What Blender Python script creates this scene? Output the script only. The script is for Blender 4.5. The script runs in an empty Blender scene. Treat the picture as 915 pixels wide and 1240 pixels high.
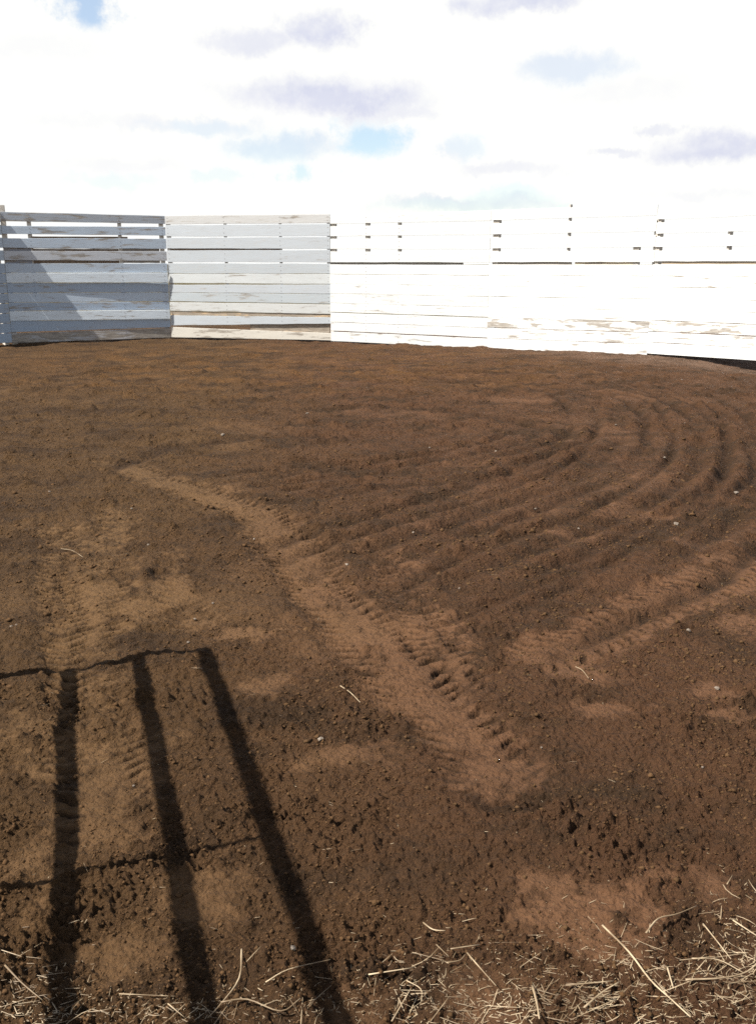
import bpy, math, random
import numpy as np
from mathutils import Vector

random.seed(7)
rng = np.random.default_rng(11)
S = bpy.context.scene
COL = S.collection

# ------------------------------------------------------------------ camera
EYE = 1.5
FPX = 1150.0                                   # focal length in pixels of a 1240 px high picture
PITCH = math.atan(300 / FPX)                   # camera looks this far below the horizon
cam_d = bpy.data.cameras.new('camera')
cam_d.sensor_fit = 'VERTICAL'
cam_d.sensor_height = 24.0
cam_d.lens = 24.0 * FPX / 1240
cam_d.clip_start = 0.05
cam_d.clip_end = 9000
cam = bpy.data.objects.new('camera', cam_d)
COL.objects.link(cam)
cam.location = (0, 0, EYE)
cam.rotation_euler = (math.pi / 2 - PITCH, 0, 0)
S.camera = cam

# ------------------------------------------------------------------ sun, sky, exposure
SUN_EL = math.radians(50)
SUN_TRAVEL = math.radians(19.6)                # compass angle (from +X) in which shadows fall
SX, SY = math.cos(SUN_TRAVEL), math.sin(SUN_TRAVEL)
sun_d = bpy.data.lights.new('sun', 'SUN')
sun_d.energy = 5.0
sun_d.angle = math.radians(0.53)
sun_d.color = (1.0, 0.955, 0.88)
sun = bpy.data.objects.new('sun', sun_d)
COL.objects.link(sun)
tdir = Vector((SX * math.cos(SUN_EL), SY * math.cos(SUN_EL), -math.sin(SUN_EL)))
sun.rotation_euler = tdir.to_track_quat('-Z', 'Y').to_euler()
sun.location = (-20, -8, 30)

S.view_settings.view_transform = 'Standard'
S.view_settings.look = 'None'
S.view_settings.gamma = 1
S.view_settings.use_curve_mapping = False
S.view_settings.exposure = 1.3
S.cycles.filter_width = 1.6
S.cycles.use_denoising = False
S.cycles.max_bounces = 4


class NT:
    """tiny helper for writing node trees"""
    def __init__(self, tree):
        self.t = tree
        tree.nodes.clear()

    def n(self, kind, **kw):
        nd = self.t.nodes.new(kind)
        ins = kw.pop('ins', {})
        for k, v in kw.items():
            setattr(nd, k, v)
        for k, v in ins.items():
            if isinstance(v, bpy.types.NodeSocket):
                self.t.links.new(v, nd.inputs[k])
            else:
                nd.inputs[k].default_value = v
        return nd

    def m(self, op, a, b=0.0, c=0.0, clamp=False):
        nd = self.n('ShaderNodeMath', operation=op, use_clamp=clamp, ins={0: a, 1: b, 2: c})
        return nd.outputs[0]

    def ramp(self, v, a, b, lo=0.0, hi=1.0):
        nd = self.n('ShaderNodeMapRange', interpolation_type='SMOOTHSTEP',
                    ins={'Value': v, 'From Min': a, 'From Max': b, 'To Min': lo, 'To Max': hi})
        return nd.outputs[0]

    def mix(self, f, a, b, blend='MIX'):
        nd = self.n('ShaderNodeMix', data_type='RGBA', blend_type=blend, ins={0: f, 6: a, 7: b})
        return nd.outputs[2]

    def noise(self, vec, scale, detail=3.0, rough=0.55, dist=0.0):
        nd = self.n('ShaderNodeTexNoise', ins={'Vector': vec, 'Scale': scale, 'Detail': detail,
                                               'Roughness': rough, 'Distortion': dist})
        return nd.outputs[0]


world = bpy.data.worlds.new('World')
S.world = world
world.use_nodes = True
w = NT(world.node_tree)
out = w.n('ShaderNodeOutputWorld')
sky = w.n('ShaderNodeTexSky', sky_type='NISHITA', sun_disc=False, sun_elevation=SUN_EL,
          sun_rotation=math.atan2(-SX, -SY) , air_density=1.0, dust_density=0.6, ozone_density=1.2)
bg_sky = w.n('ShaderNodeBackground', ins={'Color': sky.outputs[0], 'Strength': 0.07})
tc = w.n('ShaderNodeTexCoord')
sep = w.n('ShaderNodeSeparateXYZ', ins={0: tc.outputs['Generated']})
dx, dy, dz = sep.outputs
zc = w.m('ADD', w.m('MAXIMUM', dz, 0.0), 0.10)
layer = w.n('ShaderNodeCombineXYZ', ins={0: w.m('DIVIDE', dx, zc), 1: w.m('DIVIDE', dy, zc), 2: 0.0}).outputs[0]
az = w.m('ARCTAN2', dx, dy)
el = w.m('ARCSINE', dz)
wn = w.n('ShaderNodeTexNoise', ins={'Vector': tc.outputs['Generated'], 'Scale': 21.0, 'Detail': 9.0, 'Roughness': 0.68})
wsep = w.n('ShaderNodeSeparateColor', ins={0: wn.outputs[1]})
azw = w.m('ADD', az, w.m('MULTIPLY', w.m('SUBTRACT', wsep.outputs[0], 0.5), 0.12))
elw = w.m('ADD', el, w.m('MULTIPLY', w.m('SUBTRACT', wsep.outputs[1], 0.5), 0.042))


def sky_dir(px, py):
    cx, cy = (px - 457.5) / FPX, -(py - 620) / FPX
    x = cx
    y = math.cos(PITCH) + cy * math.sin(PITCH)
    z = -math.sin(PITCH) + cy * math.cos(PITCH)
    return math.atan2(x, y), math.atan2(z, math.hypot(x, y))


def patch(px, py, rx, ry, amount):
    a, e = sky_dir(px, py)
    u = w.m('DIVIDE', w.m('SUBTRACT', azw, a), rx / FPX)
    v = w.m('DIVIDE', w.m('SUBTRACT', elw, e), ry / FPX)
    q = w.m('SQRT', w.m('ADD', w.m('MULTIPLY', u, u), w.m('MULTIPLY', v, v)))
    return w.ramp(q, 1.4, 0.4, 0.0, amount)


def join(vals):
    r = vals[0]
    for v in vals[1:]:
        r = w.m('MAXIMUM', r, v)
    return r


# thin places where blue shows between the clouds, and the grey undersides of the thicker ones
blue = join([patch(*p) for p in [(96, 4, 34, 24, .8), (440, 168, 42, 20, .85), (365, 207, 26, 13, .75),
                                 (560, 250, 95, 10, .5), (612, 238, 60, 10, .5), (330, 178, 60, 16, .45),
                                 (240, 153, 55, 9, .3), (135, 220, 50, 9, .35), (270, 214, 32, 8, .35),
                                 (668, 252, 18, 7, .7), (690, 80, 66, 16, .28), (565, 180, 26, 16, .3)]])
grey = join([patch(*p) for p in [(400, 118, 112, 20, 1.0), (385, 38, 42, 19, .9), (310, 48, 48, 12, .6),
                                 (625, 3, 66, 12, .9), (880, 178, 80, 15, .9), (740, 186, 30, 6, .5),
                                 (480, 135, 50, 8, .5), (340, 176, 56, 12, .5), (785, 160, 24, 6, .5), (215, 150, 90, 10, .28), (620, 205, 60, 7, .4), (60, 60, 60, 10, .15), (760, 110, 80, 12, .18), (150, 200, 70, 8, .2), (850, 235, 60, 6, .2),
                                 (565, 247, 90, 9, .75), (90, 148, 50, 6, .15), (690, 80, 60, 14, .3), (560, 185, 24, 14, .3)]])
n1 = w.noise(layer, 0.55, 6.0, 0.6)
thin = w.ramp(n1, 0.55, 0.33, 0.0, 1.0)                     # blue gaps in the cloud layer
high = w.ramp(dz, 0.22, 0.62, 0.0, 1.0)                     # layer closes up near the horizon; unseen overhead part thinned to deepen shadows
cover = w.m('SUBTRACT', 1.0, w.m('MAXIMUM', blue, w.m('MULTIPLY', w.m('ADD', w.m('MULTIPLY', thin, .4), 0.68, clamp=True), high)))
cover = w.m('MAXIMUM', cover, 0.0)
greyn = w.m('MULTIPLY', grey, w.ramp(w.noise(tc.outputs['Generated'], 40.0, 5.0, .6), 0.25, 0.6, .55, 1.0))
ccol = w.mix(greyn, (1.0, 1.0, 0.97, 1), (0.66, 0.685, 0.83, 1))
ccol = w.mix(w.ramp(w.noise(layer, 1.7, 4.0), .4, .7, 0.0, .25), ccol, (0.93, 0.93, 0.965, 1))
bg_cloud = w.n('ShaderNodeBackground', ins={'Color': ccol, 'Strength': 0.42})
mixs = w.n('ShaderNodeMixShader', ins={0: cover, 1: bg_sky.outputs[0], 2: bg_cloud.outputs[0]})
w.t.links.new(mixs.outputs[0], out.inputs[0])

# ------------------------------------------------------------------ measuring helpers


def at(px, py, z=0.0):
    """point of the ground plane seen at this place of the photograph"""
    cx, cy = (px - 457.5) / FPX, -(py - 620) / FPX
    x = cx
    y = math.cos(PITCH) + cy * math.sin(PITCH)
    zz = -math.sin(PITCH) + cy * math.cos(PITCH)
    t = (z - EYE) / zz
    return x * t, y * t


def smooth_line(pts, per=8):
    P = [np.array(p, float) for p in pts]
    P = [2 * P[0] - P[1]] + P + [2 * P[-1] - P[-2]]
    o = []
    for i in range(1, len(P) - 2):
        for k in range(per):
            t = k / per
            a, b, c, d = P[i - 1], P[i], P[i + 1], P[i + 2]
            o.append(.5 * (2 * b + (c - a) * t + (2 * a - 5 * b + 4 * c - d) * t * t + (3 * b - a - 3 * c + d) * t ** 3))
    o.append(P[-2])
    return np.array(o)


PERM = rng.permutation(256)
PERM = np.concatenate([PERM, PERM])
GA = rng.random(256) * 2 * math.pi
GX, GY = np.cos(GA), np.sin(GA)


def pn(x, y, seed=0):
    x = x + seed * 17.31
    y = y - seed * 9.77
    xi = np.floor(x).astype(np.int64)
    yi = np.floor(y).astype(np.int64)
    fx, fy = x - xi, y - yi
    u = fx * fx * fx * (fx * (fx * 6 - 15) + 10)
    v = fy * fy * fy * (fy * (fy * 6 - 15) + 10)

    def g(ix, iy, ddx, ddy):
        h = PERM[(PERM[ix & 255] + iy) & 255]
        return GX[h] * ddx + GY[h] * ddy
    a = g(xi, yi, fx, fy)
    b = g(xi + 1, yi, fx - 1, fy)
    c = g(xi, yi + 1, fx, fy - 1)
    d = g(xi + 1, yi + 1, fx - 1, fy - 1)
    return (a + u * (b - a) + v * (c - a + u * (a - b - c + d))) * 1.5


def ss(a, b, v):
    t = np.clip((v - a) / (b - a), 0, 1)
    return t * t * (3 - 2 * t)


def line_dist(X, Y, line, reach):
    """distance, signed side and arc length to a polyline, only within reach of it"""
    D = np.full(X.shape, 1e3)
    A = np.zeros(X.shape)
    lo, hi = line.min(0) - reach, line.max(0) + reach
    idx = np.nonzero((X > lo[0]) & (X < hi[0]) & (Y > lo[1]) & (Y < hi[1]))[0]
    if len(idx) == 0:
        return D, A
    x, y = X[idx], Y[idx]
    best = np.full(x.shape, 1e3)
    sd = np.full(x.shape, 1e3)
    arc = np.zeros(x.shape)
    s0 = 0.0
    for p, q in zip(line[:-1], line[1:]):
        e = q - p
        L = math.hypot(*e)
        if L < 1e-6:
            continue
        e = e / L
        rx, ry = x - p[0], y - p[1]
        t = np.clip(rx * e[0] + ry * e[1], 0, L)
        ex, ey = rx - t * e[0], ry - t * e[1]
        d = np.hypot(ex, ey)
        k = d < best
        best[k] = d[k]
        sd[k] = np.where(e[0] * ry[k] - e[1] * rx[k] > 0, d[k], -d[k])
        arc[k] = s0 + t[k]
        s0 += L
    D[idx] = sd
    A[idx] = arc
    return D, A


def px_line(pts, per=8):
    return smooth_line([at(*p) for p in pts], per)


# wheel band with lug prints, running from far left towards the lower middle
TREADS = [  # line, half width, lug row offset, strength
    (px_line([(120, 548), (205, 585), (290, 615), (345, 655), (395, 712), (440, 765), (500, 825), (560, 885), (612, 950)]), .175, .135, 1.0),
    (px_line([(395, 640), (455, 668), (490, 715), (515, 765), (555, 815), (610, 860)]), .11, .05, .6),
    (px_line([(150, 600), (125, 670), (105, 740), (100, 800), (108, 880), (120, 960), (140, 1050)]), .17, .12, .6),
    (px_line([(66, 625), (74, 680), (80, 740), (84, 815), (86, 870)]), .10, .045, .8),
    (px_line([(210, 640), (215, 700), (240, 750), (300, 775)]), .13, .08, .4),
    (px_line([(560, 818), (640, 800), (740, 760), (830, 715), (930, 668)]), .17, .1, 1.0),
]
# grooves left by a drag turned round and round on the right-hand side
FAMILIES = [  # long parallel arcs: centre line, offsets of the furrows to either side
    (px_line([(440, 735), (500, 700), (575, 672), (650, 645), (725, 610), (785, 580), (815, 545), (808, 508), (770, 483), (690, 466), (580, 455), (460, 452)]), (-.62, -.42, -.22, 0.0, .24, .46, .70, .95)),
    (px_line([(520, 790), (610, 750), (700, 712), (790, 672), (860, 625), (905, 575), (905, 530), (870, 490), (800, 466), (700, 446)]), (-.40, -.12, .16)),
    (px_line([(250, 600), (330, 588), (430, 575), (530, 566), (640, 545), (700, 520)]), (-.5, -.25, 0.0, .22, .5)),
]
GROOVES = [  # line, depth, width
    (px_line([(300, 585), (380, 566), (470, 556), (560, 548)]), .035, .06),
    (px_line([(330, 610), (430, 590), (520, 588), (620, 570)]), .025, .07),
    (px_line([(380, 500), (460, 492), (560, 500), (660, 520), (720, 540)]), .022, .10),
    (px_line([(0, 462), (110, 452), (230, 436), (340, 428)]), .040, .12),
    (px_line([(0, 560), (60, 552), (130, 556)]), .050, .09),
    (px_line([(60, 590), (200, 545), (330, 528), (470, 528)]), .018, .10),
    (px_line([(640, 1085), (700, 1060), (760, 1030), (800, 1010)]), .018, .03),
]
BLOTCHES = [(400, 925, 75, 16), (600, 925, 70, 34), (718, 815, 52, 11), (738, 862, 66, 13), (880, 845, 40, 16),
            (885, 878, 46, 9), (905, 757, 34, 16), (688, 655, 36, 8), (850, 658, 52, 7), (200, 712, 34, 34),
            (292, 765, 56, 11), (125, 755, 48, 40), (135, 960, 60, 90), (28, 880, 50, 50), (700, 1112, 90, 36),
            (820, 1085, 70, 30), (600, 1190, 70, 34), (500, 635, 22, 8), (160, 1180, 80, 40), (525, 800, 60, 60),
            (30, 1020, 40, 40), (250, 1080, 60, 50), (420, 1205, 50, 26), (330, 830, 50, 14), (770, 620, 60, 10)]
FENCE_FOOT = np.array([(-9.42, 16.90), (-7.38, 19.44), (-4.30, 20.08), (-.94, 19.42), (2.07, 18.22), (4.61, 16.43), (6.58, 13.91), (7.98, 10.90)])
BL = []
for bx, by, rx_, ry_ in BLOTCHES:
    c = at(bx, by)
    r = at(bx + rx_, by)
    f = at(bx, by - ry_)
    BL.append((c[0], c[1], abs(r[0] - c[0]), abs(f[1] - c[1])))


def ground(X, Y, spacing, full=True):
    """height and colour masks of the arena dirt at points X, Y"""
    R = np.hypot(X, Y)
    wx = X + .10 * pn(X * 2.1, Y * 2.1, 3) + .03 * pn(X * 9, Y * 9, 4)
    wy = Y + .10 * pn(X * 2.1, Y * 2.1, 5) + .03 * pn(X * 9, Y * 9, 6)
    comp = np.zeros(X.shape)
    h = np.zeros(X.shape)
    fur = np.zeros(X.shape)
    for cx, cy, ra, rb in BL:
        q = np.hypot((wx - cx) / ra, (wy - cy) / rb)
        comp = np.maximum(comp, .85 * (1 - ss(.25, 1.6, q)))
    for line, hw, lug, k in TREADS:
        d, a = line_dist(wx * .6 + X * .4, wy * .6 + Y * .4, line, 1.0)
        m = (1 - ss(hw * .65, hw * 1.45, np.abs(d))) * k
        m *= ss(0, .5, a) * ss(0, .3, a.max() - a)
        comp = np.maximum(comp, m * .95)
        h -= .010 * m
        h += .006 * k * np.exp(-((np.abs(d) - hw * 1.35) / .05) ** 2) * ss(0, .3, a)
        # lug prints: two rows of pits, the lugs slanting away from the middle
        ph = (a + np.abs(d) * .5) / .068 * 2 * math.pi + 2.2 * pn(X * 3, Y * 3, 8)
        pit = ss(.15, .9, np.sin(ph)) * np.exp(-((np.abs(d) - lug) / .040) ** 2)
        pit *= np.clip(1.0 + .9 * pn(X * 4, Y * 4, 9), .35, 1.15)
        lim = 1 - ss(6.5, 9.0, R)
        h -= .020 * k * pit * lim * ss(.1, .4, a) * ss(0, .4, a.max() - a)
        fur = np.maximum(fur, .75 * k * pit * lim * ss(.1, .4, a))
        comp -= .8 * pit * lim * m
    nf = .50 * pn(X * 6.3, Y * 6.3, 70) + .42 * pn(X * 15, Y * 15, 71) + .34 * pn(X * 34, Y * 34, 72)
    comp = .88 * ss(.12, .98, comp + .75 * nf * ss(0, .3, comp))
    patchy = pn(X * .9, Y * .9, 12) + .6 * pn(X * 2.3, Y * 2.3, 13)
    comp = np.clip(comp + .50 * ss(.1, .9, patchy + .6 * nf), 0, 1)
    # drag lines: long ripples that follow the turn, strongest on the right
    cxx, cyy = 1.1, 8.2
    rr = np.hypot((X - cxx) * 1.0, (Y - cyy) * .62)
    swirl = ss(-1.0, .8, X) * ss(3.4, 4.8, Y) * (1 - ss(14, 17, Y))
    rip = pn(rr * 5.5 + .25 * pn(X, Y, 20), np.arctan2(Y - cyy, X - cxx) * 1.2, 21) + .6 * pn(rr * 12, np.arctan2(Y - cyy, X - cxx) * 1.6, 22)
    h += .004 * swirl * rip
    comp = np.clip(comp + .25 * swirl * ss(.1, .6, rip), 0, 1)
    for fi, (line, offs) in enumerate(FAMILIES):
        d, a = line_dist(wx * .08 + X * .92, wy * .08 + Y * .92, line, 1.6)
        e = ss(0, .8, a) * ss(0, .8, a.max() - a)
        for k, o in enumerate(offs):
            wd = .042 + .012 * ((k * 7 + fi) % 3)
            dd = d - o - .05 * pn(a * .8, a * 0 + k * 3.3, 90 + fi)
            live = (.9 + .4 * pn(X * 6, Y * 6, 99)) * np.clip(.85 + 1.0 * pn(a * .55, a * 0 + k * 5.1, 95 + fi), 0, 1) * e
            gq = np.exp(-(dd / wd) ** 2)
            h += live * (-.027 * gq + .011 * np.exp(-((dd - wd * 1.9) / wd) ** 2) + .008 * np.exp(-((dd + wd * 1.9) / wd) ** 2))
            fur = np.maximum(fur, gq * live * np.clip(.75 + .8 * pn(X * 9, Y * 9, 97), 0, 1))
            comp -= .35 * gq * live
    for line, dep, wd in GROOVES:
        d, a = line_dist(wx * .35 + X * .65, wy * .35 + Y * .65, line, 1.2)
        e = ss(0, .6, a) * ss(0, .6, a.max() - a)
        prof = -dep * np.exp(-(d / wd) ** 2) + dep * .55 * np.exp(-((np.abs(d) - wd * 2.0) / (wd * .9)) ** 2)
        prof *= .7 + .9 * pn(X * 2.2, Y * 2.2, 15)
        h += prof * e
        comp -= .5 * np.exp(-(d / wd) ** 2) * e
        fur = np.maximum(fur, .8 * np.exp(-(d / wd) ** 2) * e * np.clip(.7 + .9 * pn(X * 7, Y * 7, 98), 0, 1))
    comp = np.clip(comp, 0, 1)
    # foreground lip, gentle swells, falling ground under the right-hand panels
    h += (.022 * pn(X * .45, Y * .45, 30) + .014 * pn(X * 1.3, Y * 1.3, 31)) * (.25 + .75 * ss(3.2, 5.5, R))
    h += .018 * pn(X * 1.6, Y * 2.4, 35) * np.abs(pn(X * 4.5, Y * 7, 36)) * ss(5, 8, R)
    fd, fa = line_dist(X, Y, FENCE_FOOT, .8)
    h -= .055 * np.exp(-((fd - .03) / .13) ** 2) * np.clip(.55 + 1.2 * pn(X * 1.1, Y * 1.1, 33), 0, 1)
    h += .012 * np.exp(-((np.abs(fd) - .45) / .2) ** 2) * (1 + pn(X * 3, Y * 3, 34))
    for gx, gy, sg, am in [(6.1, 14.9, .85, -.10), (7.2, 13.6, 1.4, -.12), (3.0, 17.7, .35, -.06),
                           (3.75, 17.2, .3, -.06), (5.15, 15.9, .35, .03), (-7.2, 18.9, .8, -.07), (-5.6, 19.6, .6, -.04),
                           (.1, 19.1, .5, -.05), (1.2, 18.6, .5, -.04)]:
        h += am * np.exp(-((X - gx) ** 2 + (Y - gy) ** 2) / sg ** 2)
    inside = 1 - ss(24, 30, R)
    # clods and crumbs
    clumpy = pn(X * 1.7, Y * 1.7, 40) + .8 * pn(X * 4.1, Y * 5.2, 41)
    rough = (1 - .78 * comp) * (.60 + .62 * np.clip(clumpy + .25, 0, 1.2))
    h += .008 * ss(.3, .9, clumpy) * (1 - comp) * np.abs(pn(X * 9, Y * 11, 42)) * 1.6
    for lam, amp, seed in [(.33, .011, 51), (.15, .010, 52), (.082, .0080, 53), (.047, .0078, 54), (.028, .0078, 55), (.017, .0068, 56), (.010, .0046, 57)]:
        k = ss(1.2, 2.2, lam / spacing)
        if k.max() <= 0:
            continue
        n = pn(X / lam * .95 + .5 * pn(X / lam * .5, Y / lam * .5, seed + 20), Y / lam * 1.1 + .4 * pn(X / lam * .4, Y / lam * .4, seed + 40), seed)
        cl = np.clip(n, 0, .75) * 1.9 - .25 - .14 * ss(.25, .7, -n)
        if .04 < lam < .2:
            cl = cl * (1 + np.clip(R - 3.2, 0, 9) * .22 * (1 - .7 * ss(13, 16.5, R)))
        h += amp * k * rough * cl * (1.0 if lam > .03 else 1.35)
    # odd single pits
    pits = pn(X * 7, Y * 7, 61)
    h -= .004 * ss(.62, .85, pits) * (1 - .6 * comp) * inside
    return h * inside, comp, inside, fur


def sp_of(R):
    return np.clip(np.minimum(.0008 * R * R, .004 * R), .0018, None)


def gz(x, y):
    X, Y = np.array([float(x)]), np.array([float(y)])
    return float(ground(X, Y, np.maximum(sp_of(np.hypot(X, Y)), .002))[0][0])


# ------------------------------------------------------------------ materials
def new_mat(name):
    m = bpy.data.materials.new(name)
    m.use_nodes = True
    t = NT(m.node_tree)
    o = t.n('ShaderNodeOutputMaterial')
    b = t.n('ShaderNodeBsdfPrincipled')
    t.t.links.new(b.outputs[0], o.inputs[0])
    return m, t, b


def setl(t, b, **kw):
    for k, v in kw.items():
        k = k.replace('_', ' ')
        if isinstance(v, bpy.types.NodeSocket):
            t.t.links.new(v, b.inputs[k])
        else:
            b.inputs[k].default_value = v


def soil_material():
    m, t, b = new_mat('arena_dirt')
    pos = t.n('ShaderNodeNewGeometry').outputs['Position']
    comp = t.n('ShaderNodeAttribute', attribute_name='compact').outputs['Fac']
    inside = t.n('ShaderNodeAttribute', attribute_name='inside').outputs['Fac']
    sp = t.n('ShaderNodeSeparateXYZ', ins={0: pos})
    big = t.noise(pos, .55, 4, .6)
    mid = t.noise(pos, 6.0, 5, .65)
    fine = t.noise(pos, 55.0, 5, .7)
    grit = t.noise(pos, 260.0, 3, .7)
    # reddish soil to the right, olive-tan to the left, rusty hay dust at the back
    side = t.ramp(t.m('ADD', t.m('SUBTRACT', sp.outputs[0], t.m('MULTIPLY', sp.outputs[1], -.12)), t.m('MULTIPLY', t.m('SUBTRACT', big, .5), 2.0)), -1.0, 1.1)
    dark = t.mix(side, (.063, .0340, .0138, 1), (.065, .0312, .0145, 1))
    light = t.mix(side, (.088, .0490, .0210, 1), (.096, .0475, .0235, 1))
    f = t.m('ADD', t.m('MULTIPLY', comp, .80), t.m('MULTIPLY', t.m('SUBTRACT', mid, .5), .9))
    f = t.m('ADD', f, t.m('MULTIPLY', t.m('SUBTRACT', fine, .5), 1.1))
    f = t.m('ADD', f, t.m('MULTIPLY', t.m('SUBTRACT', t.noise(pos, 150.0, 3, .7), .5), 1.0))
    f = t.m('ADD', f, t.m('MULTIPLY', t.m('SUBTRACT', t.noise(pos, 17.0, 4, .75), .5), 1.3), clamp=True)
    c = t.mix(t.m('ADD', f, .12, clamp=True), dark, light)
    backx = t.m('SUBTRACT', sp.outputs[0], -1.2)
    backy = t.m('SUBTRACT', sp.outputs[1], 15.0)
    q = t.m('ADD', t.m('MULTIPLY', t.m('MULTIPLY', backx, backx), .055), t.m('MULTIPLY', t.m('MULTIPLY', backy, backy), .09))
    rust = t.m('MULTIPLY', t.ramp(q, 2.2, .2), t.ramp(t.noise(pos, 1.6, 5, .7), .35, .7))
    c = t.mix(t.m('MULTIPLY', rust, .9), c, (.105, .050, .016, 1))
    # dry pale dust under the right-hand fence
    dd = t.m('ADD', t.m('MULTIPLY', sp.outputs[0], .66), t.m('MULTIPLY', sp.outputs[1], .75))
    dust = t.m('MULTIPLY', t.ramp(dd, 13.4, 14.6), t.ramp(sp.outputs[0], 1.2, 4.2))
    c = t.mix(t.m('MULTIPLY', dust, t.ramp(mid, .25, .7, .3, 1.0)), c, (.125, .078, .052, 1))
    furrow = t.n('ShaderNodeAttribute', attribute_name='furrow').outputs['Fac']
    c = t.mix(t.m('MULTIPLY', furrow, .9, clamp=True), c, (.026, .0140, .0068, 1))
    # flecks of chaff
    fl = t.ramp(t.noise(pos, 95.0, 2, .4), .735, .79)
    c = t.mix(t.m('MULTIPLY', fl, .45), c, (.17, .12, .065, 1))
    damp = t.ramp(t.noise(t.n('ShaderNodeMapping', ins={0: pos, 'Scale': (1.0, 1.5, 1.0)}).outputs[0], 1.5, 8, .72), .44, .64)
    c = t.mix(t.m('MULTIPLY', damp, t.m('MULTIPLY', t.m('SUBTRACT', 1.0, comp), .9)), c, (.036, .0200, .0096, 1))
    # dry grassland beyond the pen
    grass = t.mix(t.noise(pos, .05, 6, .7), (.10, .075, .035, 1), (.06, .055, .025, 1))
    c = t.mix(inside, grass, c)
    hgt = t.m('ADD', t.m('ADD', t.m('MULTIPLY', t.noise(pos, 34.0, 8, .80), 1.0), t.m('MULTIPLY', t.noise(pos, 13.0, 4, .7), 1.5)), t.m('MULTIPLY', grit, .16))
    warp = t.n('ShaderNodeTexNoise', ins={'Vector': pos, 'Scale': 30.0, 'Detail': 3.0, 'Roughness': .6}).outputs[1]
    wv = t.n('ShaderNodeVectorMath', operation='MULTIPLY_ADD', ins={0: warp, 1: (.03, .03, .03), 2: pos}).outputs[0]
    v1 = t.n('ShaderNodeTexVoronoi', feature='F1', ins={'Vector': wv, 'Scale': 58.0, 'Randomness': 1.0}).outputs[0]
    v2 = t.n('ShaderNodeTexVoronoi', feature='F1', ins={'Vector': wv, 'Scale': 24.0, 'Randomness': 1.0}).outputs[0]
    v3 = t.n('ShaderNodeTexVoronoi', feature='F1', ins={'Vector': wv, 'Scale': 130.0, 'Randomness': 1.0}).outputs[0]
    hgt = t.m('SUBTRACT', hgt, t.m('ADD', t.m('ADD', t.m('MULTIPLY', v1, .55), t.m('MULTIPLY', v2, .7)), t.m('MULTIPLY', v3, .22)))
    amp = t.m('SUBTRACT', 1.0, t.m('MULTIPLY', comp, .62))
    bump = t.n('ShaderNodeBump', ins={'Strength': 1.0, 'Distance': .030, 'Height': t.m('MULTIPLY', hgt, amp)})
    setl(t, b, Base_Color=c, Roughness=.95, Specular_IOR_Level=.12, Normal=bump.outputs[0])
    return m


def clod_material():
    m, t, b = new_mat('soil_clod')
    pos = t.n('ShaderNodeNewGeometry').outputs['Position']
    n = t.noise(pos, 14.0, 5, .7)
    c = t.mix(t.ramp(n, .3, .7), (.053, .0290, .0125, 1), (.080, .0430, .0190, 1))
    bump = t.n('ShaderNodeBump', ins={'Strength': .8, 'Distance': .004, 'Height': t.noise(pos, 240.0, 3, .7)})
    setl(t, b, Base_Color=c, Roughness=.95, Specular_IOR_Level=.12, Normal=bump.outputs[0])
    return m


def board_material():
    """old white paint over weathered wood; the object's own colour gives tone, its alpha the wear"""
    m, t, b = new_mat('weathered_painted_board')
    oi = t.n('ShaderNodeObjectInfo')
    tc_ = t.n('ShaderNodeTexCoord').outputs['Object']
    off = t.n('ShaderNodeCombineXYZ', ins={0: t.m('MULTIPLY', oi.outputs['Random'], 37.0), 1: t.m('MULTIPLY', oi.outputs['Random'], 19.0), 2: 0.0}).outputs[0]
    p = t.n('ShaderNodeVectorMath', operation='ADD', ins={0: tc_, 1: off}).outputs[0]
    p1 = t.n('ShaderNodeMapping', ins={0: p, 'Scale': (1.3, 8.0, 9.0)}).outputs[0]
    p2 = t.n('ShaderNodeMapping', ins={0: p, 'Scale': (5.0, 40.0, 75.0)}).outputs[0]
    blot = t.noise(p1, 1.6, 5, .62, .3)
    grain = t.noise(p2, 1.3, 4, .6)
    wear = oi.outputs['Alpha']
    wn_ = t.m('ADD', blot, t.m('MULTIPLY', t.m('SUBTRACT', grain, .5), .22))
    thr = t.m('SUBTRACT', .86, t.m('MULTIPLY', wear, .50))
    mask = t.ramp(t.m('SUBTRACT', wn_, thr), -.03, .07)
    wood = t.mix(t.ramp(grain, .3, .7), (.13, .108, .085, 1), (.30, .265, .22, 1))
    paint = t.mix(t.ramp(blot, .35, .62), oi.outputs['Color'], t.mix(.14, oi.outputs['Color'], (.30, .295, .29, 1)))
    paint = t.mix(t.m('MULTIPLY', t.ramp(grain, .56, .70), .55), paint, (.38, .35, .31, 1))
    c = t.mix(t.m('MULTIPLY', mask, .85), paint, wood)
    bump = t.n('ShaderNodeBump', ins={'Strength': .5, 'Distance': .003, 'Height': t.m('ADD', grain, t.m('MULTIPLY', mask, -.4))})
    setl(t, b, Base_Color=c, Roughness=.78, Specular_IOR_Level=.25, Normal=bump.outputs[0])
    return m


def plain(name, c1, c2, scale, rough, metal=0.0, bumpd=.001):
    m, t, b = new_mat(name)
    pos = t.n('ShaderNodeTexCoord').outputs['Object']
    n = t.noise(pos, scale, 5, .65)
    setl(t, b, Base_Color=t.mix(t.ramp(n, .3, .7), c1, c2), Roughness=rough, Metallic=metal)
    bump = t.n('ShaderNodeBump', ins={'Strength': .5, 'Distance': bumpd, 'Height': n})
    setl(t, b, Normal=bump.outputs[0])
    return m


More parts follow.
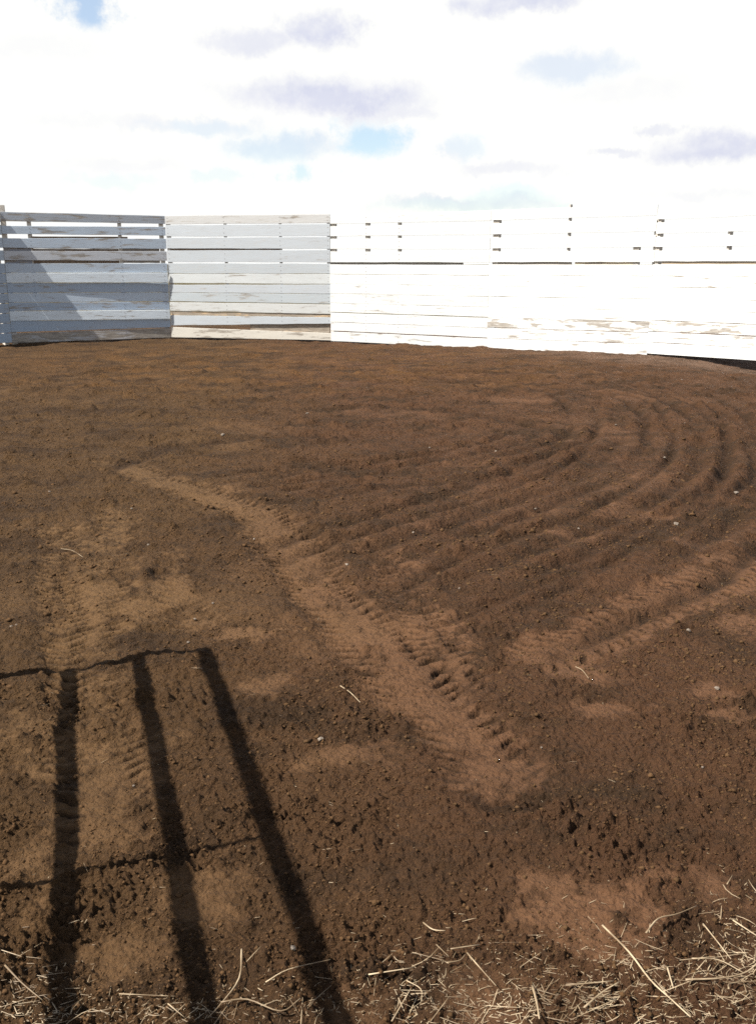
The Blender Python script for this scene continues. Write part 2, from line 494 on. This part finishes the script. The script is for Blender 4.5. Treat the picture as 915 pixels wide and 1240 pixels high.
def straw_material():
    m, t, b = new_mat('dry_straw')
    pos = t.n('ShaderNodeNewGeometry').outputs['Position']
    n = t.noise(pos, 9.0, 3, .6)
    n2 = t.noise(pos, 60.0, 3, .6)
    c = t.mix(t.ramp(n, .35, .65), (.12, .078, .038, 1), (.36, .275, .17, 1))
    c = t.mix(t.ramp(n2, .55, .75, 0, .5), c, (.07, .045, .022, 1))
    setl(t, b, Base_Color=c, Roughness=.6)
    return m


MAT_SOIL = soil_material()
MAT_CLOD = clod_material()
MAT_BOARD = board_material()
MAT_POST = plain('rough_post_timber', (.34, .31, .27, 1), (.52, .48, .42, 1), 14.0, .85)
MAT_DARKWOOD = plain('bare_brown_timber', (.085, .060, .040, 1), (.17, .12, .08, 1), 18.0, .85)
MAT_PIPE = plain('galvanised_pipe', (.33, .34, .35, 1), (.48, .49, .50, 1), 20.0, .45, .7)
MAT_STRAW = straw_material()
MAT_STONE = plain('pale_stone', (.075, .055, .038, 1), (.19, .155, .12, 1), 60.0, .8)
MAT_NAIL = plain('rusty_nail', (.06, .03, .02, 1), (.10, .05, .03, 1), 60.0, .7)


# ------------------------------------------------------------------ mesh helpers
def mesh_obj(name, verts, faces, mat, parent=None, smooth=False):
    me = bpy.data.meshes.new(name)
    me.from_pydata([tuple(v) for v in verts], [], faces)
    me.materials.append(mat)
    if smooth:
        me.polygons.foreach_set('use_smooth', [True] * len(me.polygons))
    me.update()
    o = bpy.data.objects.new(name, me)
    COL.objects.link(o)
    if parent:
        o.parent = parent
    return o


def tag(o, label, cat, group=None, kind=None):
    if label:
        o['label'] = label
    if cat:
        o['category'] = cat
    if group:
        o['group'] = group
    if kind:
        o['kind'] = kind
    return o


def box_mesh(x0, x1, y0, y1, z0, z1):
    v = [(x0, y0, z0), (x1, y0, z0), (x1, y1, z0), (x0, y1, z0), (x0, y0, z1), (x1, y0, z1), (x1, y1, z1), (x0, y1, z1)]
    f = [(0, 3, 2, 1), (4, 5, 6, 7), (0, 1, 5, 4), (1, 2, 6, 5), (2, 3, 7, 6), (3, 0, 4, 7)]
    return v, f


def board_mesh(L, z0a, z1a, z0b, z1b, th, seg=9, wob=.003, bow=0.0):
    """sawn board lying along +x; a = left end heights, b = right end heights; edges wander a little"""
    v, f = [], []
    bev = .003
    for i in range(seg + 1):
        u = i / seg
        x = L * u
        lo = z0a + (z0b - z0a) * u + random.uniform(-wob, wob)
        hi = z1a + (z1b - z1a) * u + random.uniform(-wob, wob)
        yb = bow * math.sin(math.pi * u) + random.uniform(-.0015, .0015)
        v += [(x, yb, lo + bev), (x, yb + bev, lo), (x, yb + th, lo), (x, yb + th, hi), (x, yb + bev, hi), (x, yb, hi - bev)]
    n = 6
    for i in range(seg):
        for k in range(n):
            a, b_ = i * n + k, i * n + (k + 1) % n
            f.append((a, a + n, b_ + n, b_))
    f.append(tuple(range(n)))
    f.append(tuple(reversed([seg * n + k for k in range(n)])))
    return v, f


def tube(pts, radii, sides=5, flat=1.0):
    """tube along pts; returns verts, faces"""
    v, f = [], []
    P = [Vector(p) for p in pts]
    for i, p in enumerate(P):
        d = (P[min(i + 1, len(P) - 1)] - P[max(i - 1, 0)])
        if d.length < 1e-7:
            d = Vector((1, 0, 0))
        d.normalize()
        up = Vector((0, 0, 1)) if abs(d.z) < .95 else Vector((1, 0, 0))
        s = d.cross(up).normalized()
        u = s.cross(d).normalized()
        r = radii[i]
        for k in range(sides):
            a = 2 * math.pi * k / sides
            v.append(p + s * math.cos(a) * r + u * math.sin(a) * r * flat)
    for i in range(len(P) - 1):
        for k in range(sides):
            a, b_ = i * sides + k, i * sides + (k + 1) % sides
            f.append((a, b_, b_ + sides, a + sides))
    f.append(tuple(reversed(range(sides))))
    f.append(tuple((len(P) - 1) * sides + k for k in range(sides)))
    return v, f


# ------------------------------------------------------------------ the ground: one sheet out to the horizon
def build_ground():
    half = math.radians(29.5)
    nd = 880
    dense = np.linspace(-half, half, nd)
    nrest = 70
    rest = np.linspace(half, 2 * math.pi - half, nrest + 2)[1:-1]
    ang = np.concatenate([dense, rest])
    r = [.03]
    while r[-1] < 1.3:
        r.append(r[-1] + .05)
    while r[-1] < 24:
        x = r[-1]
        r.append(x + min(.00082 * x * x, .0042 * x))
    while r[-1] < 6000:
        r.append(r[-1] * 1.035)
    r = np.array(r)
    A, R = np.meshgrid(ang, r)
    X = (R * np.sin(A)).ravel()
    Y = (R * np.cos(A)).ravel()
    Rf = R.ravel()
    sp = sp_of(Rf)
    outside = (np.abs(np.where(A > math.pi, A - 2 * math.pi, A)).ravel() > half + .01)
    sp = np.where(outside, np.maximum(sp, Rf * .03), sp)
    h, comp, inside, fur = ground(X, Y, sp)
    far = Rf > 60
    h[far] = 0
    nr, nc = R.shape
    co = np.column_stack([X, Y, h])
    centre = np.array([[0, 0, float(h[:nc].mean())]])
    co = np.vstack([co, centre])
    i = np.arange(nr - 1)[:, None] * nc
    j = np.arange(nc)[None, :]
    j2 = (j + 1) % nc
    q = np.stack([i + j, i + nc + j, i + nc + j2, i + j2], -1).reshape(-1, 4)[:, ::-1]
    tri = np.stack([np.full(nc, nr * nc), (np.arange(nc) + 1) % nc, np.arange(nc)], -1)
    me = bpy.data.meshes.new('ground')
    me.vertices.add(len(co))
    me.vertices.foreach_set('co', co.ravel())
    nl = len(q) * 4 + len(tri) * 3
    me.loops.add(nl)
    me.loops.foreach_set('vertex_index', np.concatenate([q.ravel(), tri.ravel()]).astype(np.int32))
    me.polygons.add(len(q) + len(tri))
    starts = np.concatenate([np.arange(len(q)) * 4, len(q) * 4 + np.arange(len(tri)) * 3]).astype(np.int32)
    me.polygons.foreach_set('loop_start', starts)
    me.polygons.foreach_set('use_smooth', np.ones(len(starts), bool))
    me.update(calc_edges=True)
    me.validate()
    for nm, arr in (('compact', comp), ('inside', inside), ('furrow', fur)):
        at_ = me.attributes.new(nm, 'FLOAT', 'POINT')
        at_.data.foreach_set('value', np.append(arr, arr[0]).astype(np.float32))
    me.materials.append(MAT_SOIL)
    o = bpy.data.objects.new('ground', me)
    COL.objects.link(o)
    tag(o, 'churned brown arena dirt with wheel tracks and curved drag grooves', None, None, 'structure')


build_ground()

# ------------------------------------------------------------------ fence panels
C = [(-9.42, 16.90), (-7.38, 19.44), (-4.30, 20.08), (-.94, 19.42), (2.07, 18.22), (4.61, 16.43), (6.58, 13.91), (7.98, 10.90)]
WHITE = (.55, .56, .55)
SCALE = [58, 62.3, 61.2, 63.5, 69, 80, 90]      # pixels per metre of height, panel by panel


def zrow(y, s):
    return EYE + (320 - y) / s


def panel(i, label, rows, posts, name='fence_panel'):
    A, B = C[i], C[i + 1]
    L = math.dist(A, B)
    root = bpy.data.objects.new(name, None)
    COL.objects.link(root)
    root.empty_display_size = .3
    root.location = (A[0], A[1], 0)
    root.rotation_euler.z = math.atan2(B[1] - A[1], B[0] - A[0])
    tag(root, label, 'fence panel', 'panels of the round board fence')
    for (x, ztop, w_) in posts:
        v, f = box_mesh(-w_ / 2, w_ / 2, .0, .09, .8 if w_ < .075 else -.45, ztop)
        o = mesh_obj('post', v, f, MAT_POST, root)
        o.location = (x * L, .032, 0)
        o.rotation_euler.y = random.uniform(-.006, .006)
    for row in rows:
        za0, za1, zb0, zb1 = row['z']
        x0, x1 = row.get('x', (0.0, 1.0))
        v, f = board_mesh(L * (x1 - x0) - .008, za0, za1, zb0, zb1, .024, seg=10, wob=row.get('wob', .0035), bow=row.get('bow', 0))
        o = mesh_obj(row.get('name', 'board'), v, f, row.get('mat', MAT_BOARD), root)
        o.location = (x0 * L + .004, row.get('y', 0.0) + random.uniform(-.002, .002), 0)
        o.rotation_euler.z = row.get('yaw', 0.0)
        col = row.get('col', WHITE)
        j = random.uniform(.96, 1.03)
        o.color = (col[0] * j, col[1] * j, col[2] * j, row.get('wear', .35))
        if row.get('label'):
            o['label'] = row['label']
        if row.get('nails', True) and 'mat' not in row:
            vv, ff = [], []
            for (x, zt, w_) in posts:
                if x0 + .01 < x < x1 - .01:
                    for k in (.28, .72):
                        zz = za0 + (za1 - za0) * k + (x - x0) * ((zb0 - za0))
                        bv, bf = box_mesh(x * L - x0 * L - .004, x * L - x0 * L + .004, -.003, .004, zz - .004, zz + .004)
                        ff += [tuple(q + len(vv) for q in r_) for r_ in bf]
                        vv += bv
            if vv:
                nn = mesh_obj('nail_heads', vv, ff, MAT_NAIL, o)
                nn['kind'] = 'stuff'
    return root


def rows_px(s, spec):
    o = []
    for e in spec:
        e = dict(e)
        ya, yb = e.pop('p')          # top and bottom rows at the left end
        yc, yd = e.pop('q', (ya, yb))
        e['z'] = (zrow(yb, s), zrow(ya, s), zrow(yd, s), zrow(yc, s))
        o.append(e)
    return o


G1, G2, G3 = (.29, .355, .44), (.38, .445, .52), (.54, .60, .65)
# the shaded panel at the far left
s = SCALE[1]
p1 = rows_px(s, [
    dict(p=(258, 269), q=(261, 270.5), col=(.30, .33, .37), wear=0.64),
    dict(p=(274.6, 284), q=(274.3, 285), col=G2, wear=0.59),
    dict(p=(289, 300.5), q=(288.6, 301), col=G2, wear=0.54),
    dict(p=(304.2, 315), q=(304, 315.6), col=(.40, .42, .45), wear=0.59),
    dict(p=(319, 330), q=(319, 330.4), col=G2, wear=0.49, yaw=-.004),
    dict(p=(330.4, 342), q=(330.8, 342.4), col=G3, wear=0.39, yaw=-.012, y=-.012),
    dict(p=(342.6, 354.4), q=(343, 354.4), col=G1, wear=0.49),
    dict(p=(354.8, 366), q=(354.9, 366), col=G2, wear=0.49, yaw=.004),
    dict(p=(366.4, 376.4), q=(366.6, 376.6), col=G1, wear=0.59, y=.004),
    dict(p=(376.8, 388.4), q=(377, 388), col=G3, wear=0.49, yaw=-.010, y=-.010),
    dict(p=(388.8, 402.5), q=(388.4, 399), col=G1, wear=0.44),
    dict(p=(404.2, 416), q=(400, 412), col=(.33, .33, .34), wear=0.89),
    dict(p=(286.6, 301), x=(.17, .76), name='gap_backing', mat=MAT_DARKWOOD, y=.030),
    dict(p=(299.0, 319.5), x=(.0, .165), name='gap_backing', y=.030, col=(.18, .19, .22), wear=0.74),
    dict(p=(301.4, 319.5), x=(.17, .70), name='gap_backing', mat=MAT_DARKWOOD, y=.030),
    dict(p=(299.4, 318.5), x=(.72, .955), name='gap_backing', y=.030, col=(.20, .19, .19), wear=0.95),
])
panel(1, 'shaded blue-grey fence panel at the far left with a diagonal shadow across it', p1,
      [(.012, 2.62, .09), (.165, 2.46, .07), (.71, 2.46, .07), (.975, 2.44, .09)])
# second: dull white, streaky
s = SCALE[2]
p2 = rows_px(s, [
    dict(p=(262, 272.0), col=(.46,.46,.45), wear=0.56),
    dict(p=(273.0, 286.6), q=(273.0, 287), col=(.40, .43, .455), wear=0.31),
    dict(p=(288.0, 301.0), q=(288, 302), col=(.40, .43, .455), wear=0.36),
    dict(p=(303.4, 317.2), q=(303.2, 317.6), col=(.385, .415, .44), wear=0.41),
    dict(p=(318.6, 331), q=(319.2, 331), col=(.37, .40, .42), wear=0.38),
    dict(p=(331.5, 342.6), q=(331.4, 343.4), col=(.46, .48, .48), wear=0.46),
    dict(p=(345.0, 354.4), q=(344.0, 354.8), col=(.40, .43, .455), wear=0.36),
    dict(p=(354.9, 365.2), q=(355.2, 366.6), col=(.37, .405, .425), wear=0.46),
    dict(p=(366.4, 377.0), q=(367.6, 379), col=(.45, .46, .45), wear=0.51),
    dict(p=(377.6, 382.4), q=(379.4, 383.0), col=(.50, .36, .22), wear=0.91, y=.012, label='narrow brown strip standing in for ground seen through the gap'),  # fills an open gap, coloured like the ground beyond
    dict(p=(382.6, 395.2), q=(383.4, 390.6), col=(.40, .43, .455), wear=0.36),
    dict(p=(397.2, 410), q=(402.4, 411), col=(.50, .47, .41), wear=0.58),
    dict(p=(301.0, 304.6), x=(.02, .70), name='gap_backing', mat=MAT_DARKWOOD, y=.028),
    dict(p=(390.4, 403.5), q=(389.0, 404), x=(.5, .99), name='gap_backing', y=.034, col=(.42, .32, .22), wear=0.95,  # stands in for sunlit ground showing under the tilted board
         label='brown strip standing in for ground seen through the gap at the foot'),
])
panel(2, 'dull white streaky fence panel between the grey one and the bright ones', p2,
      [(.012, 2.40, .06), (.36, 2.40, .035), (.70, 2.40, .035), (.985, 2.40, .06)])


def white_rows(s, top, low, wl, seam, low_y=-.026, extra=()):
    o = [dict(p=(top[k][0], top[k][1]), q=(top[k][2], top[k][3]), col=WHITE, wear=wl[0] + random.uniform(-.08, .05)) for k in range(len(top))]
    n = 8
    a0, a1, b0, b1 = low
    for k in range(n):
        ya, yb = a0 + (a1 - a0) * k / n, a0 + (a1 - a0) * (k + 1) / n
        yc, yd = b0 + (b1 - b0) * k / n, b0 + (b1 - b0) * (k + 1) / n
        g = seam[k]
        o.append(dict(p=(ya, yb - g), q=(yc, yd - g), col=WHITE, wear=wl[1 + k], y=low_y + random.uniform(-.003, .003)))
    o += list(extra)
    return rows_px(s, o)


# third: very bright; upper boards spaced, lower ones close
s = SCALE[3]
p3 = white_rows(s, [(262, 271.2, 259.5, 271), (274.3, 286.3, 274, 286.4), (289.3, 301.4, 289.6, 303), (304.6, 317.4, 306, 318.0)],
                (320.3, 415, 320.8, 418.6), [.3, .32, .36, .4, .42, .48, .4, .42, .55], [.4, .2, .3, .25, .9, .3, 1.2, .0], extra=[dict(p=(315, 323), x=(0.0, .84), name='backing_rail', col=(.20, .18, .15), wear=.4, y=.028)])
panel(3, 'bright white fence panel beside the dull streaky one, stepped forward at its left edge', p3,
      [(.01, 2.42, .12), (.235, 2.38, .07), (.445, 2.38, .045)])
s = SCALE[4]
p4 = white_rows(s, [(254.2, 266, 254.2, 266), (270.0, 283.3, 270, 283.4), (287.6, 300.4, 287.6, 300.6), (304.6, 317.4, 304.4, 317.4)],
                (320.6, 426.5, 320.6, 424.2), [.3, .3, .34, .38, .36, .42, .72, .6, .5], [.3, .2, .25, .3, .3, .6, .4, 0], extra=[dict(p=(315, 323), x=(0.05, .52), name='backing_rail', col=(.24, .21, .17), wear=.4, y=.028), dict(p=(315, 323), x=(.54, .88), name='backing_rail', y=.028, col=(.5, .42, .3), wear=.8)])
panel(4, 'second white fence panel from the right, a thin post tip rising behind it', p4,
      [(.03, 2.46, .12), (.49, 2.51, .022), (.895, 1.93, .10)])
s = SCALE[5]
p5 = white_rows(s, [(249.6, 262.6, 249.6, 262.6), (267, 280.6, 267, 280.6), (285, 298, 285, 298), (302.6, 316.4, 303, 316.4)],
                (320.4, 438, 320.4, 433.5), [.3, .34, .52, .4, .36, .42, .7, .6, .5], [.3, .25, .3, .3, .8, 1.0, .7, 0], extra=[dict(p=(314, 323), x=(.04, .97), name='backing_rail', col=(.30, .24, .17), wear=.5, y=.028)])
panel(5, 'rightmost white fence panel, standing over a dark gap at its foot', p5,
      [(.0, 2.22, .12), (.42, 2.04, .035), (.97, 2.48, .10)])
s = SCALE[0]
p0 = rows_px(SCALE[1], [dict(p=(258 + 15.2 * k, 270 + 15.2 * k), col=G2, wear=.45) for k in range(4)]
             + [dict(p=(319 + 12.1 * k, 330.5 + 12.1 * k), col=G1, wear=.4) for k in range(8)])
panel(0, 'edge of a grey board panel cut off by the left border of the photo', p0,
      [(.03, 2.46, .09), (.5, 2.40, .08), (.97, 2.44, .09)])


# ------------------------------------------------------------------ open pipe gate on the left, known by its shadow
def build_gate():
    k = 1 / math.tan(SUN_EL)
    top = 1.40
    sx, sy = .707, 3.575                                   # where the corner of its shadow falls
    free = Vector((-sx - SX * top * k, sy - SY * top * k, 0))
    dirv = Vector((.306, -.952, 0)).normalized()
    root = bpy.data.objects.new('pipe_gate', None)
    COL.objects.link(root)
    root.location = free
    root.rotation_euler.z = math.atan2(dirv.y, dirv.x)
    tag(root, 'open steel pipe gate standing left of the camera, casting the three long bar shadows', 'gate')
    L = 3.9
    rails = [1.40, 1.095, .762, .45, .14]
    for z in rails:
        pts = [(L * i / 24, 0, z) for i in range(25)]
        v, f = tube(pts, [.0255] * 25, 14)
        mesh_obj('rail', v, f, MAT_PIPE, root, True)
    for x, r_ in ((0.0, .019), (1.37, .011), (2.6, .011), (L, .024)):
        v, f = tube([(x, 0, .10 + (1.40 - .10) * i / 8) for i in range(9)], [r_] * 9, 12)
        mesh_obj('stile', v, f, MAT_PIPE, root, True)
    # hinge post with its two hinge pins at the near end
    v, f = tube([(L + .16, 0, z) for z in (-.5, .4, 1.1, 1.55)], [.08, .078, .075, .07], 14)
    mesh_obj('hinge_post', v, f, MAT_DARKWOOD, root, True)
    for z in (.39, 1.055):
        v, f = tube([(L - .02, 0, z + .045), (L + .05, 0, z + .045), (L + .13, 0, z + .045)], [.012] * 3, 8)
        mesh_obj('hinge', v, f, MAT_PIPE, root, True)


build_gate()

# ------------------------------------------------------------------ straw
GROUND_ME = bpy.data.objects['ground']
from mathutils.bvhtree import BVHTree


def heights(xs, ys):
    X, Y = np.array(xs, float), np.array(ys, float)
    return ground(X, Y, sp_of(np.hypot(X, Y)))[0]


def stalk(pxs, r0, label, group=None, lift=.004, name='straw_stalk'):
    P = smooth_line([at(*p) for p in pxs], 4)
    z = heights(P[:, 0], P[:, 1])
    n = len(P)
    # a stalk is stiff: it bridges the hollows and touches the high places
    base = np.linspace(z[0], z[-1], n)
    up = max(0.0, float((z - base).max()))
    zz = base + up * .75 + r0 + lift
    o0 = P.mean(0)
    org = Vector((o0[0], o0[1], float(zz.min())))
    pts = [Vector((P[i][0], P[i][1], zz[i])) - org for i in range(n)]
    v, f = tube(pts, [r0 * .52 * (1 - .45 * i / (n - 1)) for i in range(n)], 6, .7)
    o = mesh_obj(name, v, f, MAT_STRAW, None, True)
    o.location = org
    tag(o, label, 'straw', group)
    return o


BIG = [
    ([(728, 1132), (760, 1165), (786, 1200), (812, 1225), (834, 1246)], .0050, 'longest thick pale straw stalk, slanting down to the bottom edge right of centre'),
    ([(780, 1150), (795, 1128), (818, 1118), (842, 1104)], .0042, 'bent straw stalk lying alone on the smooth dirt above the big slanting stalk'),
    ([(828, 1202), (872, 1197), (903, 1186), (922, 1165)], .0048, 'curved thick straw stalk rising to the right border near the bottom corner'),
    ([(880, 1212), (884, 1200), (925, 1192)], .0040, 'hooked pale straw stalk at the right border below the curved one'),
    ([(836, 1171), (868, 1169), (900, 1182)], .0034, 'arched straw stalk lying just above the curved one near the right border'),
    ([(850, 1124), (868, 1146), (884, 1166)], .0034, 'straight dull straw stalk beside a dark hollow near the right border'),
    ([(886, 1120), (924, 1141)], .0040, 'short pale straw stalk at the right border below the yellow clod'),
    ([(644, 1198), (649, 1222), (652, 1246)], .0055, 'thick pale straw stub pointing at the viewer in the bottom middle'),
    ([(565, 1160), (580, 1178), (600, 1201)], .0036, 'thin straight straw on a bare light patch in the bottom middle'),
    ([(293, 1160), (290, 1194), (268, 1224), (252, 1240)], .0036, 'long kinked straw crossing the foot of the second bar shadow'),
    ([(268, 1225), (300, 1221), (340, 1235), (364, 1219)], .0040, 'wavy pale straw between the second and third bar shadows'),
    ([(322, 1200), (350, 1188), (400, 1180)], .0030, 'thin curved straw reaching into the third bar shadow'),
    ([(8, 1183), (28, 1199), (52, 1214)], .0042, 'straw stalk left of the leftmost bar shadow'),
    ([(74, 664), (88, 668), (101, 678)], .0042, 'pale stick lying alone far up the left side'),
    ([(412, 834), (424, 842), (436, 854)], .0042, 'pale straw stick lying alone in the middle of the churned dirt'),
    ([(696, 812), (704, 816), (712, 826)], .0040, 'small straw piece on a light scrape right of the middle'),
    ([(512, 1120), (524, 1129), (539, 1131)], .0042, 'short curved pale straw above the bottom middle litter'),
    ([(706, 1228), (728, 1208), (749, 1194)], .0048, 'thick dull straw crossing left of the longest stalk'),
]
for pxs, r_, lab in BIG:
    stalk(pxs, r_, lab, 'single straw stalks')
SMALL = [
    ([(879, 1076), (886, 1062)], 'upright pale straw chip near the right border above the yellow clod'),
    ([(540, 1174), (556, 1169), (563, 1160)], 'short hooked straw just left of the straight one on the light patch'),
    ([(528, 1147), (543, 1165)], 'short slanting straw below the short curved pale one'),
    ([(492, 1192), (509, 1204), (510, 1221)], 'kinked straw in the litter right of the third bar shadow'),
    ([(474, 1243), (497, 1213)], 'slanting straw touching the bottom edge right of the third bar shadow'),
    ([(145, 1211), (212, 1211)], 'level thin straw between the first and second bar shadows'),
    ([(204, 1224), (224, 1238)], 'thick short straw at the foot of the second bar shadow'),
    ([(684, 1198), (742, 1190)], 'nearly level straw ending at the longest stalk'),
    ([(545, 1158), (580, 1148)], 'faint dull straw above the light patch in the bottom middle'),
    ([(446, 1190), (500, 1178)], 'long level dull straw just right of the third bar shadow'),
    ([(806, 1188), (814, 1206)], 'short upright straw right of the longest stalk'),
    ([(745, 1216), (690, 1238)], 'dull straw running down left from the longest stalk'),
]
for pxs, lab in SMALL:
    stalk(pxs, random.uniform(.0026, .004), lab, 'single straw stalks')


def straw_litter():
    """fine broken straw, too much to count, along the bottom edge"""
    V, F = [], []
    spots = []
    clusters = [(720, 1218, 75, 20, 260), (840, 1212, 80, 24, 330), (895, 1150, 34, 40, 200), (520, 1180, 55, 28, 90), (180, 1228, 80, 10, 50),
                (310, 1228, 50, 12, 40), (20, 1205, 40, 26, 110), (440, 1228, 60, 14, 50), (640, 1225, 60, 16, 30), (790, 1170, 60, 26, 60),
                (570, 1225, 70, 14, 60), (700, 1160, 60, 20, 40), (100, 1232, 60, 8, 40)]
    for cx, cy, sx_, sy_, n in clusters:
        for _ in range(int(n * .95)):
            spots.append((random.gauss(cx, sx_), random.gauss(cy, sy_), 1.0))
    for _ in range(1500):
        c_ = random.choice(clusters)
        spots.append((random.gauss(c_[0], c_[2] * 1.25), random.gauss(c_[1] - 8, c_[3] * 1.3), .22))
    for _ in range(170):
        spots.append((random.uniform(-40, 955), random.uniform(1000, 1290) if random.random() < .6 else random.uniform(560, 1100), .7))
    xs, ys, par = [], [], []
    for px_, py_, k in spots:
        if py_ > 1330 or py_ < 440:
            continue
        x, y = at(px_, py_)
        xs.append(x)
        ys.append(y)
        par.append(k)
    hz = heights(xs, ys)
    for x, y, z, k in zip(xs, ys, hz, par):
        L = random.choice([.010, .015, .02, .03, .045, .08]) * random.uniform(.7, 1.3) * k
        a = random.gauss(.2, 1.0)
        L *= .8
        tilt = random.uniform(-.25, .35)
        bend = random.choice([0, 0, random.uniform(-.5, .5)])
        r_ = random.uniform(.0003, .0009) * (1.2 if L > .05 else 1)
        pts = []
        for i in range(4):
            u = (i / 3 - .5)
            aa = a + bend * u
            pts.append((x + math.cos(aa) * L * u, y + math.sin(aa) * L * u, z + .001 + abs(tilt) * L * (u + .5) * .5))
        v, f = tube(pts, [r_ * .8, r_, r_ * .9, r_ * .35], 4, .5)
        F += [tuple(q + len(V) for q in t_) for t_ in f]
        V += v
    o = mesh_obj('straw_litter', V, F, MAT_STRAW)
    tag(o, 'fine broken straw scattered over the dirt along the bottom edge', None, None, 'stuff')


straw_litter()

# ------------------------------------------------------------------ loose soil crumbs
ICO_V = []
g = (1 + 5 ** .5) / 2
for a, b_ in ((1, g), (-1, g), (1, -g), (-1, -g)):
    ICO_V += [(0, a, b_), (a, b_, 0), (b_, 0, a)]
ICO_V = np.array(ICO_V) / math.hypot(1, g)
import bmesh
bm = bmesh.new()
bmesh.ops.create_icosphere(bm, subdivisions=1, radius=1)
ICO_V = np.array([v.co[:] for v in bm.verts])
ICO_F = np.array([[v.index for v in f_.verts] for f_ in bm.faces])
bm.free()


OCT_V = np.array([(1, 0, 0), (0, 1, 0), (-1, 0, 0), (0, -1, 0), (0, 0, 1), (.3, .2, -1)], float)
OCT_F = np.array([(0, 1, 4), (1, 2, 4), (2, 3, 4), (3, 0, 4), (1, 0, 5), (2, 1, 5), (3, 2, 5), (0, 3, 5)])


def crumbs():
    n = 88000
    px_ = rng.uniform(-120, 1035, n)
    py_ = 1330 - (1330 - 470) * rng.random(n) ** .92
    xy = np.array([at(a, b) for a, b in zip(px_, py_)])
    X, Y = xy[:, 0], xy[:, 1]
    R = np.hypot(X, Y)
    h, comp, ins, _ = ground(X, Y, sp_of(R))
    clump = pn(X * 2.2, Y * 2.2, 77) + .5 * pn(X * 7, Y * 7, 78)
    keep = rng.random(n) < np.clip(.62 + 1.0 * clump - .65 * comp, .05, 1)
    X, Y, h, R = X[keep], Y[keep], h[keep], R[keep]
    m = len(X)
    size = (.0018 + .0030 * rng.random(m) ** 2 + .008 * rng.random(m) ** 20) * np.clip(R / 3.3, .72, 1.6)
    jit = 1 + .28 * rng.standard_normal((m, len(OCT_V), 1))
    sc = size[:, None, None] * np.stack([rng.uniform(.8, 1.4, m), rng.uniform(.8, 1.4, m), rng.uniform(.55, .9, m)], -1)[:, None, :]
    ang = rng.uniform(0, 6.28, m)
    v = OCT_V[None] * jit * sc
    ca, sa = np.cos(ang)[:, None], np.sin(ang)[:, None]
    v = np.stack([v[..., 0] * ca - v[..., 1] * sa, v[..., 0] * sa + v[..., 1] * ca, v[..., 2]], -1)
    v += np.stack([X, Y, h + size * .15], -1)[:, None, :]
    f = OCT_F[None] + (np.arange(m) * len(OCT_V))[:, None, None]
    me = bpy.data.meshes.new('soil_crumbs')
    me.vertices.add(m * len(OCT_V))
    me.vertices.foreach_set('co', v.ravel())
    me.loops.add(f.size)
    me.loops.foreach_set('vertex_index', f.ravel().astype(np.int32))
    me.polygons.add(f.size // 3)
    me.polygons.foreach_set('loop_start', (np.arange(f.size // 3) * 3).astype(np.int32))
    me.update(calc_edges=True)
    me.materials.append(MAT_CLOD)
    o = bpy.data.objects.new('soil_crumbs', me)
    COL.objects.link(o)
    tag(o, 'loose crumbs of brown soil strewn over the arena', None, None, 'stuff')


crumbs()


# ------------------------------------------------------------------ pale stones
def stone(px_, py_, r_, label, group):
    x, y = at(px_, py_)
    z = float(heights([x], [y])[0])
    v = ICO_V * (1 + .16 * rng.standard_normal((len(ICO_V), 1))) * np.array([r_ * random.uniform(.9, 1.4), r_ * random.uniform(.8, 1.1), r_ * .7])
    o = mesh_obj('stone', v, [tuple(int(q) for q in t_) for t_ in ICO_F], MAT_STONE)
    o.location = (x, y, z + r_ * .35)
    o.rotation_euler.z = random.uniform(0, 6)
    tag(o, label, 'stone', group)


stone(891, 598, .020, 'largest pale stone, in the curved groove near the right border', 'pale stones in the dirt')
stone(818, 633, .015, 'pale stone in the outer groove below the largest stone', 'pale stones in the dirt')
stone(388, 898, .010, 'pale round stone left of the light scrape in the middle', 'pale stones in the dirt')
stone(833, 765, .011, 'small pale stone right of centre among clods', 'pale stones in the dirt')
stone(867, 835, .009, 'small white stone at the edge of a light scrape on the right', 'pale stones in the dirt')
stone(270, 529, .018, 'white stone far back on the left of the arena', 'pale stones in the dirt')
stone(355, 1154, .008, 'white stone beside the third bar shadow', 'pale stones in the dirt')
for q in [(845, 634), (804, 555), (648, 616), (612, 628), (556, 715), (582, 712), (600, 548), (520, 540), (308, 655), (420, 684), (258, 732),
          (236, 747), (14, 757), (20, 757), (228, 777), (60, 592), (160, 620), (180, 662), (825, 460), (828, 518), (500, 648), (700, 640),
          (655, 905), (162, 951), (850, 932), (745, 518), (372, 501), (915, 905), (558, 605), (640, 690)]:
    d = math.hypot(*at(*q))
    stone(q[0], q[1], .0019 * d ** .85, 'tiny pale stone specking the dark dirt', 'tiny stones specking the dirt')
